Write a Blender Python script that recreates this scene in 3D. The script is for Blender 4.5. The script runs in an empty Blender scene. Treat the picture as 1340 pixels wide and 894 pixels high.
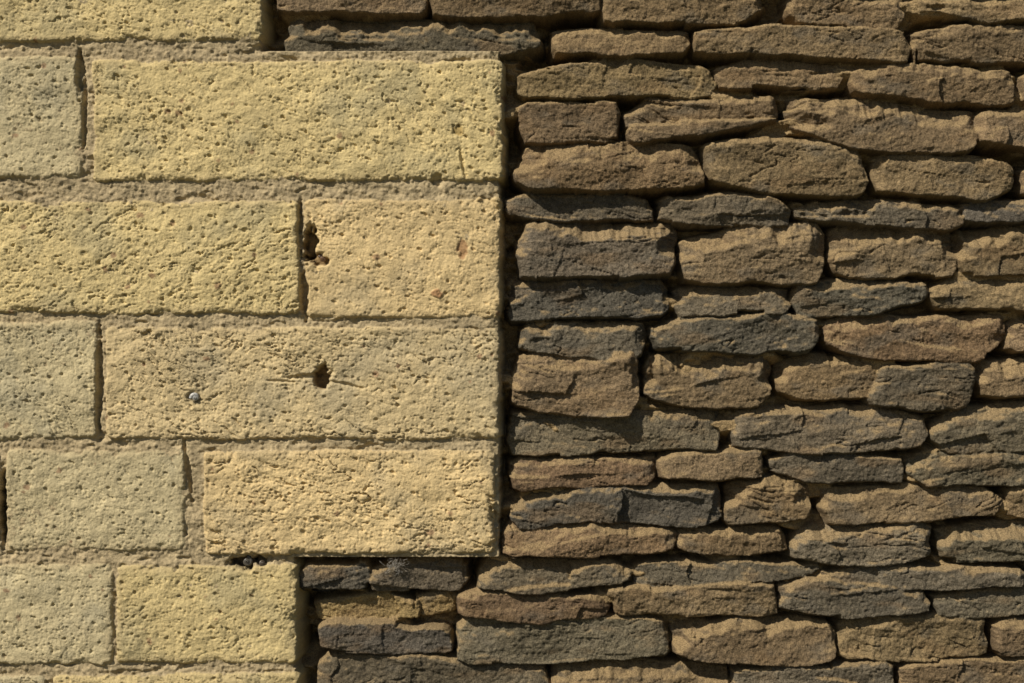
import bpy, math, numpy as np
from mathutils import Vector
S=0.0013; ZC=1.30
rng=np.random.RandomState(7)
TAB=rng.rand(16,256,256).astype(np.float32)
def vn(x,y,seed=0):
    t=TAB[seed%16]; ox=(seed*37)%256; oy=(seed*91)%256
    xf=np.floor(x); yf=np.floor(y); fx=(x-xf).astype(np.float32); fy=(y-yf).astype(np.float32)
    xi=(xf.astype(np.int32)+ox)&255; yi=(yf.astype(np.int32)+oy)&255
    x1=(xi+1)&255; y1=(yi+1)&255
    fx=fx*fx*fx*(fx*(fx*6-15)+10); fy=fy*fy*fy*(fy*(fy*6-15)+10)
    a=t[xi,yi]; b=t[x1,yi]; c=t[xi,y1]; d=t[x1,y1]
    return (a+(b-a)*fx)*(1-fy)+(c+(d-c)*fx)*fy      # 0..1
def fbm(x,y,seed=0,o=4,g=0.5):
    s=0;a=1;n=0
    x,y=0.92*x-0.39*y,0.39*x+0.92*y
    for i in range(o):
        s=s+a*(vn(x,y,seed+i*3)-0.5); n+=a; a*=g
        x,y=(0.8*x-0.6*y)*2.03+5.3,(0.6*x+0.8*y)*2.03+1.7
    return s/n*2.0        # approx -1..1
def worley(x,y,seed=0):
    t1=TAB[seed%16];t2=TAB[(seed+5)%16];t3=TAB[(seed+9)%16]
    xi=np.floor(x).astype(np.int32); yi=np.floor(y).astype(np.int32)
    best=np.full(x.shape,9.0,np.float32); rid=np.zeros(x.shape,np.float32)
    for dx in(-1,0,1):
        for dy in(-1,0,1):
            cx=xi+dx;cy=yi+dy
            a=cx&255;b=cy&255
            d=(cx+t1[a,b]-x)**2+(cy+t2[a,b]-y)**2
            m=d<best
            best=np.where(m,d,best); rid=np.where(m,t3[a,b],rid)
    return np.sqrt(best),rid
def facets(x,y,seed=0,cv=.42):
    # broken planes: each cell carries its own tilted plane (continuous min of planes)
    t1=TAB[seed%16];t2=TAB[(seed+5)%16];t3=TAB[(seed+9)%16];t4=TAB[(seed+2)%16];t5=TAB[(seed+7)%16]
    xi=np.floor(x).astype(np.int32); yi=np.floor(y).astype(np.int32)
    best=np.full(x.shape,9.0,np.float32)
    for dx in(-1,0,1):
        for dy in(-1,0,1):
            cx=xi+dx;cy=yi+dy;a=cx&255;b=cy&255
            px=x-(cx+t1[a,b]);py=y-(cy+t2[a,b])
            pl=(t3[a,b]-.5)*.9+(t4[a,b]-.5)*1.1*px+(t5[a,b]-.5)*1.1*py+cv*(px*px+py*py)
            best=np.minimum(best,pl)
    return best
def ss(a,b,x):
    t=np.clip((x-a)/(b-a),0,1); return t*t*(3-2*t)

# ---------- wall grid (units: 1.3 mm) ----------
def axis(lo,f0,f1,hi,st):
    L=[f0];s=st
    while L[-1]>lo: s=min(s*1.16,14); L.append(L[-1]-s)
    R=[f1];s=st
    while R[-1]<hi: s=min(s*1.16,14); R.append(R[-1]+s)
    n=int((f1-f0)/st)
    return np.array(sorted(L[1:])+list(np.linspace(f0,f1,n))+R[1:],dtype=np.float32)
STEP=1.18
U=axis(-900,-30,1370,2250,STEP); V=axis(-480,-20,914,1447,STEP)
UU,VV=np.meshgrid(U,V)
Hh=np.full(UU.shape,-999,np.float32)
T=np.zeros(UU.shape,np.int8)      # 0 core,1 stone,2 mortar,3 limestone
C=np.zeros(UU.shape+(3,),np.float32)

# ---------- brown stones : outlines ----------
ST=[]
def s(col,*p,h=0): ST.append((col,[(p[i],p[i+1]) for i in range(0,len(p),2)],h))
s('b',358,-14,555,-16,553,12,545,18,365,11)
s('b',565,-20,785,-20,785,12,700,23,567,20)
s('b',787,-10,1003,-16,1004,8,975,27,880,29,800,26)
s('b',1033,-12,1190,-12,1186,20,1170,32,1060,28,1035,15)
s('o',1200,-12,1450,-16,1450,30,1280,25,1210,12)
s('g',372,22,500,14,690,25,711,42,706,60,640,71,375,70,368,50,h=6)
s('b',720,35,780,29,900,34,907,55,890,70,730,68,720,50)
s('b',908,40,1040,26,1180,38,1197,58,1190,80,1090,76,912,67)
s('b',1197,38,1260,26,1345,30,1450,32,1450,80,1210,80,1200,60)
s('o',677,95,720,88,800,71,860,74,930,85,941,105,920,124,800,123,690,130,678,115,h=2)
s('b',940,84,990,75,1105,80,1109,100,1095,114,950,113)
s('b',1116,88,1200,79,1320,88,1333,110,1325,133,1240,133,1130,118)
s('b',1345,92,1450,90,1450,132,1345,132)
s('b',679,142,700,130,800,131,816,150,812,184,695,187,680,168)
s('b',820,142,850,130,1010,122,1021,140,1018,150,930,160,822,166,h=-4)
s('b',822,164,930,156,1018,150,1019,162,960,171,840,186,822,180,h=2)
s('b',1028,120,1100,124,1180,134,1280,142,1286,165,1270,196,1200,201,1120,194,1040,165,h=3)
s('b',1285,142,1345,138,1450,140,1450,190,1283,188)
s('r',676,217,700,191,760,184,900,186,921,205,923,242,800,252,700,247,676,236,h=4)
s('b',925,187,1000,177,1080,180,1125,200,1139,235,1120,256,1000,253,935,236,h=4)
s('b',1142,217,1160,202,1300,204,1331,215,1331,245,1290,259,1160,251,1145,238)
s('b',1344,215,1450,210,1450,256,1345,254)
s('g',660,257,700,249,850,254,858,270,856,289,700,287,664,280,h=1)
s('g',864,256,960,249,1015,255,1036,275,1030,293,960,291,868,289)
s('g',1040,268,1100,258,1200,261,1265,270,1269,292,1240,298,1045,287)
s('d',1267,263,1450,258,1450,291,1270,290)
s('g',679,317,697,290,880,290,891,303,880,345,870,360,690,363,680,342,h=4)
s('b',893,313,960,297,1060,291,1081,305,1083,345,1060,371,900,368,893,345,h=3)
s('b',1090,302,1110,291,1240,296,1259,303,1258,350,1240,362,1110,363,1092,346)
s('b',1257,303,1345,291,1450,290,1450,362,1270,361,1256,350)
s('d',663,385,680,367,860,360,876,375,876,405,860,413,680,419,664,410,h=2)
s('g',884,379,900,373,1035,373,1039,400,1020,408,900,412,887,402)
s('d',1041,387,1060,369,1160,365,1215,371,1221,390,1150,411,1060,414,1042,402)
s('b',1222,377,1260,365,1450,365,1450,408,1240,405,1222,395)
s('g',677,432,700,422,840,419,846,440,840,468,760,468,680,456)
s('d',856,427,900,412,1020,407,1070,420,1074,445,1050,461,960,460,870,456,857,442)
s('r',1076,420,1120,411,1290,412,1317,414,1318,440,1290,474,1150,470,1080,451,h=2)
s('b',1322,415,1450,412,1450,460,1322,460)
s('b',668,490,685,461,820,461,836,480,831,525,815,543,750,546,675,531,h=3)
s('b',843,482,860,464,1000,462,1018,480,1015,515,990,533,900,533,848,521,h=2)
s('b',1018,476,1060,462,1140,465,1170,480,1172,505,1150,523,1050,523,1020,511)
s('g',1163,482,1230,472,1275,480,1279,510,1260,536,1200,539,1140,526,h=2)
s('b',1282,475,1450,470,1450,520,1300,520,1284,500)
s('g',664,562,680,538,780,540,945,536,949,570,930,590,800,593,680,598,665,582)
s('g',957,547,980,535,1150,531,1215,545,1218,570,1200,588,1100,598,970,586,958,567,h=2)
s('g',1220,558,1260,532,1345,528,1450,530,1450,592,1250,593,1222,580)
s('r',670,612,690,602,850,598,864,610,850,636,760,639,675,643)
s('b',862,600,900,592,990,590,1006,605,1000,626,960,631,870,628)
s('g',1010,601,1060,590,1180,595,1191,615,1185,634,1060,634,1015,617)
s('g',1190,602,1230,590,1450,592,1450,638,1220,638,1195,622)
s('d',672,662,700,646,900,635,935,635,951,655,945,680,910,691,780,686,690,691,672,682,h=2)
s('b',950,636,1050,624,1064,640,1061,682,1000,689,955,686)
s('b',1078,642,1200,635,1290,638,1321,655,1300,676,1200,684,1100,686,1078,672)
s('b',1325,642,1450,640,1450,678,1325,678)
s('r',655,702,680,685,870,688,886,700,881,722,800,731,660,729,h=1)
s('b',887,696,940,690,1020,692,1036,710,1030,728,960,733,890,721)
s('g',1040,707,1070,686,1200,685,1228,690,1220,725,1180,739,1080,741,1040,731,h=2)
s('g',1230,692,1290,682,1450,680,1450,736,1240,736,1230,722)
s('d',390,757,400,742,470,738,481,755,470,770,420,777,395,773,h=2)
s('g',482,747,520,735,610,734,616,760,590,776,490,773,h=-3)
s('g',625,752,650,730,800,734,829,748,825,765,700,779,630,771)
s('g',830,741,900,735,1070,742,1079,754,960,769,840,773)
s('g',1075,746,1150,740,1300,742,1346,748,1330,768,1150,776,1080,766)
s('b',1352,742,1450,738,1450,764,1354,766)
s('s',405,792,440,784,500,778,545,790,545,812,480,815,415,815,h=-14)
s('s',543,783,575,777,598,785,597,808,552,814,h=-12)
s('r',597,781,620,775,780,780,801,795,790,812,700,817,600,806)
s('b',798,776,830,770,1010,765,1019,785,1015,808,900,809,820,806)
s('g',1019,766,1060,760,1210,775,1221,790,1215,804,1100,809,1025,801)
s('g',1225,781,1345,769,1450,770,1450,806,1240,809)
s('d',415,826,440,813,570,820,588,831,585,858,500,861,420,851)
s('g',597,822,620,808,780,811,860,811,876,825,876,860,840,868,720,873,605,869,h=2)
s('b',880,817,1000,809,1080,815,1096,830,1096,868,1000,871,885,863)
s('b',1100,816,1180,805,1290,812,1299,830,1295,862,1200,869,1105,863)
s('b',1303,815,1450,812,1450,862,1303,862)
s('g',410,868,440,858,590,865,712,872,721,912,415,916)
s('b',720,868,800,866,955,876,958,910,724,914)
s('g',962,878,1080,873,1172,870,1176,908,964,912)
s('b',1180,872,1300,866,1450,868,1450,912,1184,912)
NSPEC=len(ST)
# rest of the wall outside the photographed part
def fill(y0,y1,x0f,x1f):
    y=y0
    while y<y1:
        hh=rng.uniform(38,68); x=x0f(y)+rng.uniform(0,15)
        while x<x1f:
            w=rng.uniform(100,250); a,b=x+4,x+w-4
            t,bo=y+rng.uniform(0,8),y+hh-rng.uniform(2,6)
            s(rng.choice(list('bbgrdo')),a,(t+bo)/2,a+12,t+4,(a+b)/2,t-2,b-10,t+3,b,(t+bo)/2,b-12,bo-2,(a+b)/2,bo,a+14,bo-1,h=rng.uniform(-2,4))
            x+=w
        y+=hh
def qr(v):
    if v<-95: return 655 if int(math.floor((v+95)/165))%2 else 345
    if v<66: return 343
    if v<730: return 657
    if v<875: return 389
    if v<1030: return 391
    return 640 if int((v-1030)//160)%2==0 else 390
fill(-480,-70,lambda y:max(qr(y),qr(y+60))+14,2240)
s('b',358,-62,560,-66,640,-55,640,-24,500,-20,362,-22); s('g',652,-60,900,-66,905,-24,655,-26)
s('b',915,-60,1150,-62,1160,-22,1020,-24,918,-26); s('r',1168,-62,1450,-60,1450,-24,1170,-22)
fill(916,1440,lambda y:max(qr(y),qr(y+60))+14,2240)
fill(-70,916,lambda y:1458,2240)

COL={'b':(.178,.126,.069),'o':(.205,.146,.075),'g':(.138,.112,.074),'d':(.100,.086,.064),'r':(.170,.113,.062),'s':(.25,.175,.08)}
def corner(P,r_,cut=.10):
    P=np.array(P,float)
    x0,x1=P[:,0].min(),P[:,0].max(); m=28.0
    # broken slab ends are close to square: draw the shoulders out towards the ends
    l=P[:,0]-x0; P[:,0]=np.where(l<m,x0+l*.6,P[:,0]); l=x1-P[:,0]; P[:,0]=np.where((l<m)&(l>=0),x1-l*.6,P[:,0])
    P=P+r_.uniform(-2.2,2.2,P.shape)
    Q=np.roll(P,-1,0)
    return np.stack([P*(1-cut)+Q*cut,P*cut+Q*(1-cut)],1).reshape(-1,2)
def sdf(P,x,y):
    d=np.full(x.shape,1e9,np.float32); ins=np.zeros(x.shape,bool)
    n=len(P)
    for i in range(n):
        ax,ay=P[i];bx,by=P[(i+1)%n]
        ex,ey=bx-ax,by-ay; wx=x-ax; wy=y-ay
        t=np.clip((wx*ex+wy*ey)/(ex*ex+ey*ey+1e-9),0,1)
        d=np.minimum(d,(wx-ex*t)**2+(wy-ey*t)**2)
        c=((ay<=y)&(by>y))|((by<=y)&(ay>y))
        xi=ax+(y-ay)*ex/(ey if abs(ey)>1e-9 else 1e-9)
        ins^=c&(x<xi)
    d=np.sqrt(d); return np.where(ins,d,-d)
def window(P,m):
    x0,y0=P.min(0)-m;x1,y1=P.max(0)+m
    i0,i1=np.searchsorted(V,[y0,y1]); j0,j1=np.searchsorted(U,[x0,x1])
    return slice(i0,i1),slice(j0,j1)

# ---------- earth and packing rubble behind the brown stones ----------
core=-50+18*fbm(UU/70,VV/26,1,3)+26*facets(UU/34+.3*fbm(UU/20,VV/20,2,2),VV/13,4)+4*fbm(UU/9,VV/6,4,3)+2.0*fbm(UU/3.5,VV/3.5,6,2)
core+=26*ss(.02,.3,fbm(UU/70,VV/30,9,2))-26*ss(.0,-.35,fbm(UU/50,VV/26,9,2))
core=np.minimum(core,-18+3*fbm(UU/12,VV/8,5,3))
Hh[:]=core
cn=fbm(UU/30,VV/30,2,3)[...,None]
C[:]=np.array((.30,.212,.106))*(1+.22*cn)

# ---------- stones ----------
for k,(c,P,h0) in enumerate(ST):
    r=np.random.RandomState(1000+k)
    P=corner(P,r); w=window(P,10)
    x=UU[w];y=VV[w]
    if x.size==0: continue
    o=r.rand(8)*200; sd0=k%7
    xo=x+o[0];yo=y+o[1]
    wx=x+3.2*fbm(xo/26,yo/20,sd0,5,.62)
    wy=y+3.6*fbm(xo/34+40,yo/18,sd0+2,5,.62)
    fe=facets(xo/36,yo/24,sd0+1,.22); fe=fe-np.median(fe)
    d=sdf(P,wx,wy)-7*fe+.1
    ymin,ymax=P[:,1].min(),P[:,1].max(); xmin,xmax=P[:,0].min(),P[:,0].max()
    ty=np.clip((y-ymin)/(ymax-ymin),0,1); tx=(x-xmin)/(xmax-xmin)
    base=-8+h0+r.uniform(-8,5)
    Re=np.clip(1.9+2.4*fbm(xo/30,yo/30,sd0+4,2),.8,5)
    q=np.clip(1-d/Re,0,1)
    h=base-Re*.85*(1-np.sqrt(np.clip(1-q*q,0,1)))
    lw_=(ymax-ymin)*r.uniform(.05,.42)*(1+1.1*fbm(xo/45,yo/200,sd0+1,4,.6))
    led=np.clip(1-(d+2.4*fbm(xo/9,yo/9,sd0+3,3))/np.clip(lw_,1.5,30),0,1)*ss(.66,.44,ty)
    h-=led*np.clip(lw_,1.5,30)*r.uniform(.6,1.15)
    es=np.clip(1-(np.minimum(x-xmin,xmax-x)+8*fbm(xo/16,yo/14,sd0+8,3))/r.uniform(8,20),0,1); h-=es*r.uniform(0,6)
    h+=r.uniform(-6,4)*(tx-.5)+r.uniform(-2,9)*(ty-.5)
    fa=r.uniform(-.25,.2); xa=xo*math.cos(fa)+yo*math.sin(fa); ya=-xo*math.sin(fa)+yo*math.cos(fa)
    f=fbm(xa/80,ya/34,sd0+5,3)
    fc=facets(xa/62+.25*f,ya/28+.25*f,sd0+3,.24)
    h+=3.5*f+r.uniform(7,13)*(fc-np.median(fc))
    h+=r.uniform(2.0,4.4)*facets(xa/22+.4*f,ya/11,sd0+6,.26)
    rd=np.abs(fbm(xa/90+.3*f,ya/18+.6*f,sd0+6,3)); h-=3.6*ss(.045,.0,rd)*ss(.0,.4,fbm(xo/60,yo/30,sd0+9,2))
    h+=1.5*fbm(xo/9,yo/7,sd0+7,4,.6)+1.6*fbm(xo/3.4,yo/3.0,sd0+8,3,.7)
    if c=='d' or (c=='g' and r.rand()<.3): h+=1.1*fbm(xa/30,ya/4,sd0+9,2)*ss(-.2,.3,f)
    h=np.where(d<0,h+d*7,h)
    m=h>Hh[w]
    Hw=Hh[w];Hw[m]=h[m];Hh[w]=Hw
    Tw=T[w];Tw[m]=1;T[w]=Tw
    b=np.array(COL[c])*r.uniform(.84,1.12)*np.array([1+r.uniform(-.03,.02),1,1+r.uniform(-.05,.05)])
    n1=fbm(xo/45,yo/26,sd0+2,4)[...,None]; n2=fbm(xo/5,yo/5,sd0+5,3)[...,None]
    col=b*(1+.30*n1+.34*n2)
    ir=ss(.1,.6,fbm(xo/55,yo/20,sd0+11,3))[...,None]
    col=col*(1-ir*.4)+np.array((.19,.122,.060))*ir*.4
    gr=ss(.05,.65,fbm(xo/38+30,yo/20,sd0+12,4))[...,None]
    col=col*(1-gr*.55)+np.array((.110,.095,.070))*gr*.55
    Cw=C[w];Cw[m]=col[m];C[w]=Cw
# dust/sand lying on upward ledges of the brown part
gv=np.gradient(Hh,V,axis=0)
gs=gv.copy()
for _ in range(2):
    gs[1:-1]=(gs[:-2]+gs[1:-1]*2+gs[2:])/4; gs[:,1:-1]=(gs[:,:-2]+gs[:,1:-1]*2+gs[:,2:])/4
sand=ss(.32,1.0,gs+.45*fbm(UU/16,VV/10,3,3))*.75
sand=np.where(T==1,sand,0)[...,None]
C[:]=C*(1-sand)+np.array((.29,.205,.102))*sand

# ---------- limestone blocks + mortar ----------
qv=np.array([qr(v) for v in V],np.float32)[:,None]
edge=qv-5+2.5*fbm(UU/9,VV/11,3,3)
mort=-4.4+2.2*fbm(UU/26,VV/12,7,3)+1.1*fbm(UU/7,VV/5,8,3)+.9*fbm(UU/2.8,VV/2.8,9,2)
mort-=3.5*ss(.25,.6,fbm(UU/34,VV/14,12,3))
mW,mi=worley(UU/7,VV/7,2); mort+=1.4*ss(.5,.15,mW)*(mi<.3)
mort=mort-np.clip(UU-edge,0,99)*8-ss(14,0,edge-UU)*3
LM=(UU<edge+10)&(mort>Hh)|(UU<edge)
Hh=np.where(LM,mort,Hh); T=np.where(LM,2,T).astype(np.int8)
mc=np.array((.38,.300,.176))*(1+.2*fbm(UU/28,VV/20,5,3)+.34*fbm(UU/4,VV/4,6,2))[...,None]
C=np.where(LM[...,None],mc,C).astype(np.float32)

Y=(.585,.462,.225);G=(.50,.418,.245);Wm=(.61,.46,.235);P2=(.575,.45,.245)
BL=[(Y,-60,-92,342,52,0,.6),(G,-300,-92,-72,54,0,.5),
 (G,-320,74,107,233,-1,.4),(Y,121,79,658,236,0,.7),
 (Y,-200,262,390,410,0,.95),(Wm,399,261,655,416,0,.4),
 (G,-330,421,127,575,-.5,.7),(P2,138,429,654,574,0,1.05),
 (G,-330,590,-2,722,0,.8),(G,8,588,242,720,-1,.4),(Wm,266,590,647,725,1,1.15),
 (G,-300,739,147,870,0,.5),(Y,153,740,388,868,0,.5),
 (G,-320,884,60,1020,0,1),(Y,70,883,391,1020,0,1)]
def lrow(y0,y1,xr):
    x=xr
    while x>-890:
        w=rng.uniform(260,520); BL.append(([Y,G,Wm][rng.randint(3)],x-w+12,y0,x,y1,rng.uniform(-1,1),.8)); x-=w
for i in range(3): lrow(-92-165*(i+1)+13,-92-165*i-8,655 if i%2==0 else 345)
for i in range(3): lrow(1033+160*i,1033+160*i+146,640 if i%2==0 else 390)
for (a,b_) in((-92,54),(74,233),(262,410),(421,575),(590,722),(739,870),(884,1020)):
    lrow(a,b_,-335)
for k,(bc,x0,y0,x1,y1,h0,rip) in enumerate(BL):
    P=np.array([(x0,y0),(x1,y0),(x1,y1),(x0,y1)],float); w=window(P,8)
    x=UU[w];y=VV[w]
    if x.size==0: continue
    r=np.random.RandomState(500+k); o=r.rand(4)*200; sd0=k%5
    xo=x+o[0];yo=y+o[1]
    wx=x+2.8*fbm(xo/60,yo/50,sd0,3)+2.0*fbm(xo/10,yo/10,sd0+1,3)
    wy=y+3.2*fbm(xo/70+40,yo/50,sd0+2,3)+2.0*fbm(xo/10+9,yo/9,sd0+3,3)
    cx,cy=(x0+x1)/2,(y0+y1)/2; hx,hy=(x1-x0)/2,(y1-y0)/2; rr=7
    ax=np.abs(wx-cx)-hx+rr; ay=np.abs(wy-cy)-hy+rr
    d=-(np.minimum(np.maximum(ax,ay),0)+np.hypot(np.maximum(ax,0),np.maximum(ay,0))-rr)
    R=5.0; q=np.clip(1-d/R,0,1); h=h0-R*.7*(1-np.sqrt(np.clip(1-q*q,0,1)))
    ch=ss(.2,.5,fbm(xo/24,yo/20,sd0+5,3)); h-=ch*np.clip(9-d,0,9)*.5
    h+=2.4*fbm(xo/110,yo/60,sd0+4,2)+1.4*fbm(xo/30,yo/22,sd0+6,2)
    an=np.array([.15,.7,.1,.5,-.5,.4,.6,.12])[k%8]
    wa=an+1.0*fbm(xo/130,yo/100,sd0+7,2)
    wf=fbm(xo/60,yo/60,sd0+8,5,.55)
    xa=xo*math.cos(an)+yo*math.sin(an)+16*wf; ya=-xo*math.sin(an)+yo*math.cos(an)+16*wf+14*(wa-an)
    mask=ss(-.25,.35,fbm(xo/80,yo/55,sd0+9,3)+.15*rip)
    brk=ss(-.25,.2,fbm(xo/14,yo/14,sd0+2,3))
    n=np.abs(fbm(xa/60,ya/14,sd0+10,4,.55)); h-=3.3*rip*mask*ss(.06,0,n)*brk
    n=np.abs(fbm(xa/34,ya/8,sd0+3,4,.55)); h-=1.7*rip*mask*ss(.06,0,n)*(1-.6*brk)
    h+=1.4*rip*mask*fbm(xa/46,ya/9,sd0+11,4,.6)
    nb=np.abs(fbm(xa/100,ya/34,sd0+12,4)); h-=3.4*rip*ss(.020,0,nb)*ss(-.1,.3,fbm(xo/50,yo/50,sd0+1,2))
    dens=.22+.28*fbm(xo/40,yo/40,sd0+3,2)
    wj=1.0*fbm(xo/4,yo/4,sd0+6,2)
    W,i=worley(xo/5.8+.4*wj,yo/5.0+.4*wj,sd0+1); h-=1.6*ss(.42,.1,W)*(i<dens)
    W,i=worley(xo/20+.14*wj,yo/15+.14*wj,sd0+2); h-=2.9*ss(.19,.06,W)*(i<.4)
    W,i=worley(xo/4+.2*wj,yo/4,sd0+6); h-=.75*ss(.5,.15,W)*(i<.35)
    h+=1.25*fbm(xo/10,yo/8,sd0+13,4,.58)
    h=np.where(d<0,h+d*7,h)
    Hw=Hh[w]; m=(h>Hw)
    Hw[m]=h[m];Hh[w]=Hw; Tw=T[w];Tw[m]=3;T[w]=Tw
    n1=fbm(xo/90,yo/60,sd0+3,3)[...,None]; n2=fbm(xo/12,yo/12,sd0+4,3)[...,None]
    col=np.array(bc)*(1+.12*n1+.14*n2)*r.uniform(.96,1.04)
    gg=ss(.0,.6,fbm(xo/70+9,yo/70,sd0+6,4))[...,None]
    col=col*(1-gg*np.array([.18,.15,.08]))
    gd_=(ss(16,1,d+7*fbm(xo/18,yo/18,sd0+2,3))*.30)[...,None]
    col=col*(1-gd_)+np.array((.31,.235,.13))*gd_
    W,i=worley(xo/34,yo/30,sd0+8); rad=.06+.11*((i*97)%1)
    pb=(ss(rad,rad*.6,W+.08*fbm(xo/4,yo/4,2,2))*(i<.15))[...,None]
    col=col*(1-pb*.65)+np.array((.22,.11,.06))*pb*.65
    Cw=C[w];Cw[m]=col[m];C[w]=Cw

# weathered holes and fossils in the limestone
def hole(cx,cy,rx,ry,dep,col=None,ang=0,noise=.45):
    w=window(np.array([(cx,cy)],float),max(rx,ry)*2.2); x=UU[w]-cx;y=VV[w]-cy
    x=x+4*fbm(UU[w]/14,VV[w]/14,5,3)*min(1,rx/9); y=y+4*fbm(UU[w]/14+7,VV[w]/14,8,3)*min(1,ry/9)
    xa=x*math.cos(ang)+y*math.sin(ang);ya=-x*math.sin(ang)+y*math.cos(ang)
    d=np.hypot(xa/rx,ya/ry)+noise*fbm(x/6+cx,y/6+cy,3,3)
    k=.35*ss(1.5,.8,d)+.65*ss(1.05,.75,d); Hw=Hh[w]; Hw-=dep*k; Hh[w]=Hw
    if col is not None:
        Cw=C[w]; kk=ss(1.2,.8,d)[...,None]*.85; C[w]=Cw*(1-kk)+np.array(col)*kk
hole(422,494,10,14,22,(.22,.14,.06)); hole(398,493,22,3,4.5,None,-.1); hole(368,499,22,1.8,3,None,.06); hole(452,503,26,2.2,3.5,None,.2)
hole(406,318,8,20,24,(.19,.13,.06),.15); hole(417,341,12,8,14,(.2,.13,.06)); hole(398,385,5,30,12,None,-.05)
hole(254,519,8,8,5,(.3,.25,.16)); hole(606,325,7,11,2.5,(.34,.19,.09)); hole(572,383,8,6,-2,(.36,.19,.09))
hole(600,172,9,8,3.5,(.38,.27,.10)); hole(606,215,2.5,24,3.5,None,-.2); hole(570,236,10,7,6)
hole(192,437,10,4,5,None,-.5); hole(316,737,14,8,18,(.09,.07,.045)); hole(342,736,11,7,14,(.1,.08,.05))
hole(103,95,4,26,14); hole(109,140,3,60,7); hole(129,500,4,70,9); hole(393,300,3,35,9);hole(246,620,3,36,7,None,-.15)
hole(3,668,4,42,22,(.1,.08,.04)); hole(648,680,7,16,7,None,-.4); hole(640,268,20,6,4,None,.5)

# ---------- meshes ----------
X=(UU-670)*S; Z=ZC-(VV-447)*S; Yw=-Hh*S
co=np.stack([X,Yw,Z],-1).reshape(-1,3).astype(np.float32)
nr,nc=UU.shape
idx=np.arange(nr*nc).reshape(nr,nc)
quads=np.stack([idx[:-1,:-1],idx[1:,:-1],idx[1:,1:],idx[:-1,1:]],-1).reshape(-1,4)
L=(T>=2); lf=(L[:-1,:-1]|L[1:,:-1]|L[1:,1:]|L[:-1,1:]).reshape(-1)
Cf=np.clip(C,0.01,.9).reshape(-1,3)
def mk(name,q):
    used=np.zeros(nr*nc,bool); used[q.reshape(-1)]=True
    re=np.cumsum(used)-1; q2=re[q].astype(np.int32)
    me=bpy.data.meshes.new(name); me.vertices.add(int(used.sum())); me.vertices.foreach_set('co',co[used].ravel())
    me.loops.add(q2.size); me.loops.foreach_set('vertex_index',q2.ravel())
    me.polygons.add(len(q2)); me.polygons.foreach_set('loop_start',np.arange(0,q2.size,4,dtype=np.int32))
    me.polygons.foreach_set('use_smooth',np.ones(len(q2),bool))
    me.update(calc_edges=True)
    a=me.color_attributes.new('stone_colour','FLOAT_COLOR','POINT')
    cc=np.ones((int(used.sum()),4),np.float32); cc[:,:3]=Cf[used]; a.data.foreach_set('color',cc.ravel())
    ob=bpy.data.objects.new(name,me); bpy.context.collection.objects.link(ob); return ob
def mat(name,grain,bump,var,lo,hi):
    m=bpy.data.materials.new(name); m.use_nodes=True; nt=m.node_tree; N=nt.nodes; Lk=nt.links
    b=N['Principled BSDF']; b.inputs['Roughness'].default_value=.93; b.inputs['Specular IOR Level'].default_value=.2
    at=N.new('ShaderNodeAttribute'); at.attribute_name='stone_colour'
    tc=N.new('ShaderNodeTexCoord')
    n=N.new('ShaderNodeTexNoise'); n.inputs['Scale'].default_value=grain; n.inputs['Detail'].default_value=2; n.inputs['Roughness'].default_value=.7
    Lk.new(tc.outputs['Object'],n.inputs['Vector'])
    mr=N.new('ShaderNodeMapRange'); mr.inputs[1].default_value=.3;mr.inputs[2].default_value=.7;mr.inputs[3].default_value=lo;mr.inputs[4].default_value=hi
    Lk.new(n.outputs['Fac'],mr.inputs[0])
    mx=N.new('ShaderNodeVectorMath'); mx.operation='SCALE'
    Lk.new(at.outputs['Color'],mx.inputs[0]); Lk.new(mr.outputs[0],mx.inputs['Scale'])
    Lk.new(mx.outputs[0],b.inputs['Base Color'])
    bp=N.new('ShaderNodeBump'); bp.inputs['Strength'].default_value=bump; bp.inputs['Distance'].default_value=.0025
    Lk.new(n.outputs['Fac'],bp.inputs['Height']); Lk.new(bp.outputs[0],b.inputs['Normal'])
    return m
lw=mk('limestone_block_wall',quads[lf]); lw.data.materials.append(mat('limestone',340,.55,0,.84,1.14))
dw=mk('dry_stone_wall',quads[~lf]); dw.data.materials.append(mat('brown_sandstone',420,.95,0,.5,1.5))

def simple(name,col,rough=.9,scale=8,amt=.3):
    m=bpy.data.materials.new(name); m.use_nodes=True; nt=m.node_tree; N=nt.nodes
    b=N['Principled BSDF']; b.inputs['Roughness'].default_value=rough
    tc=N.new('ShaderNodeTexCoord'); n=N.new('ShaderNodeTexNoise'); n.inputs['Scale'].default_value=scale; n.inputs['Detail'].default_value=6
    nt.links.new(tc.outputs['Object'],n.inputs['Vector'])
    r=N.new('ShaderNodeValToRGB'); r.color_ramp.elements[0].position=.3; r.color_ramp.elements[1].position=.7
    r.color_ramp.elements[0].color=tuple(c*(1-amt) for c in col)+(1,); r.color_ramp.elements[1].color=tuple(min(1,c*(1+amt)) for c in col)+(1,)
    nt.links.new(n.outputs['Fac'],r.inputs[0]); nt.links.new(r.outputs[0],b.inputs['Base Color']); return m
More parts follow.
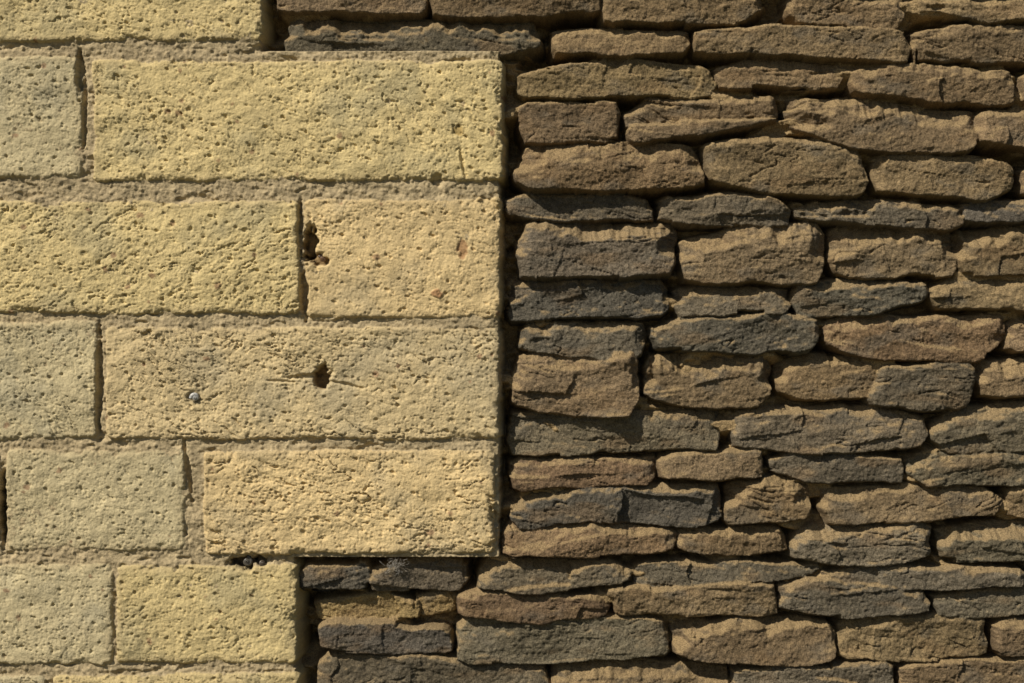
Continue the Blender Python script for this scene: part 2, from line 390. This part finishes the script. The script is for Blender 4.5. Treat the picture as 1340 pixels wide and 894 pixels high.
# body of the wall behind the faces (child) 
x0,x1=(U[0]-670)*S,(U[-1]-670)*S; z1=ZC-(V[0]-447)*S
me=bpy.data.meshes.new('wall_body')
vs=[(a,b,c) for a in(x0,x1) for b in(.17,.5) for c in(0,z1)]
me.from_pydata(vs,[],[(0,1,3,2),(4,6,7,5),(0,4,5,1),(2,3,7,6),(1,5,7,3)])
bo=bpy.data.objects.new('wall_body',me); bpy.context.collection.objects.link(bo); bo.parent=dw
me.materials.append(simple('rubble_body',(.16,.12,.07)))
me=bpy.data.meshes.new('coping'); vs=[(a,b,c) for a in(x0,x1) for b in(-.04,.54) for c in(z1-.01,z1+.07)]
me.from_pydata(vs,[],[(0,1,3,2),(4,6,7,5),(0,4,5,1),(2,3,7,6),(1,5,7,3),(0,2,6,4)])
cp=bpy.data.objects.new('coping',me); bpy.context.collection.objects.link(cp); cp.parent=dw; me.materials.append(simple('coping_stone',(.25,.2,.12)))
# ground
me=bpy.data.meshes.new('ground'); me.from_pydata([(-80,-80,0),(80,-80,0),(80,80,0),(-80,80,0)],[],[(0,1,2,3)])
gd=bpy.data.objects.new('ground',me); bpy.context.collection.objects.link(gd); me.materials.append(simple('gravelly_grass',(.09,.085,.045),.95,6,.4))

# ---------- little things: snail shells, cobweb ----------
def shell(u,v,h,r,col,tilt=0):
    vs=[];fs=[];n=70;mseg=12
    for i in range(n):
        t=i/(n-1); th=t*2*math.pi*2.6; g=math.exp(1.9*(t-1)); R=r*.62*g; rr=r*.42*g
        c=Vector((math.cos(th)*R,-(1-t)*r*.55,math.sin(th)*R))
        e=Vector((math.cos(th),0,math.sin(th)))
        for j in range(mseg):
            p=2*math.pi*j/mseg; vs.append(c+e*math.cos(p)*rr+Vector((0,-1,0))*math.sin(p)*rr)
    for i in range(n-1):
        for j in range(mseg): fs.append((i*mseg+j,i*mseg+(j+1)%mseg,(i+1)*mseg+(j+1)%mseg,(i+1)*mseg+j))
    me=bpy.data.meshes.new('snail_shell'); me.from_pydata(vs,[],fs)
    for p in me.polygons:p.use_smooth=True
    ob=bpy.data.objects.new('snail_shell',me); bpy.context.collection.objects.link(ob)
    ob.location=((u-670)*S,-h*S,ZC-(v-447)*S); ob.rotation_euler=(0.2,tilt,.3); me.materials.append(simple('shell',col,.4,300,.4))
shell(255,520,-1.5,7.5*S,(.42,.41,.38),.5)
shell(421,338,-8,7*S,(.16,.09,.045),1.2)
shell(322,736,-9,9*S,(.08,.07,.055),2.2)
shell(342,738,-8,6.5*S,(.09,.07,.05),4)
cu=bpy.data.curves.new('cobweb','CURVE'); cu.dimensions='3D'; cu.bevel_depth=.0002; cu.bevel_resolution=0
for i in range(70):
    sp=cu.splines.new('POLY'); sp.points.add(5); a=rng.uniform(0,6.28); cx=518+rng.normal(0,5);cy=741+rng.normal(0,4)
    for j in range(6):
        cx+=math.cos(a)*2.4;cy+=math.sin(a)*1.8;a+=rng.normal(0,.9)
        sp.points[j].co=((cx-670)*S,(6+rng.uniform(-4,3))*S,ZC-(cy-447)*S,1)
ob=bpy.data.objects.new('cobweb',cu); bpy.context.collection.objects.link(ob); cu.materials.append(simple('silk',(.36,.33,.28),.8,100,.2))

# ---------- light ----------
sd=Vector((-.53,-.45,.65)).normalized()
sl=bpy.data.lights.new('sun','SUN'); sl.energy=5; sl.angle=math.radians(.5); sl.color=(1,.93,.81)
so=bpy.data.objects.new('sun',sl); bpy.context.collection.objects.link(so); so.rotation_euler=sd.to_track_quat('Z','Y').to_euler()
wd=bpy.data.worlds.new('World'); bpy.context.scene.world=wd; wd.use_nodes=True; nt=wd.node_tree
sk=nt.nodes.new('ShaderNodeTexSky'); sk.sky_type='NISHITA'; sk.sun_disc=False
sk.sun_elevation=math.asin(sd.z); sk.sun_rotation=math.atan2(sd.x,sd.y)
nt.links.new(sk.outputs[0],nt.nodes['Background'].inputs[0]); nt.nodes['Background'].inputs[1].default_value=.05
# ---------- camera ----------
cd=bpy.data.cameras.new('camera'); cd.lens=50; cd.sensor_width=36; cd.clip_end=500; cd.clip_start=.05
cm=bpy.data.objects.new('camera',cd); bpy.context.collection.objects.link(cm)
cm.location=(0,-1340*S*50/36,ZC); cm.rotation_euler=(math.radians(90),0,0)
sc=bpy.context.scene; sc.camera=cm
sc.view_settings.view_transform='Standard'; sc.view_settings.look='None'; sc.view_settings.exposure=0
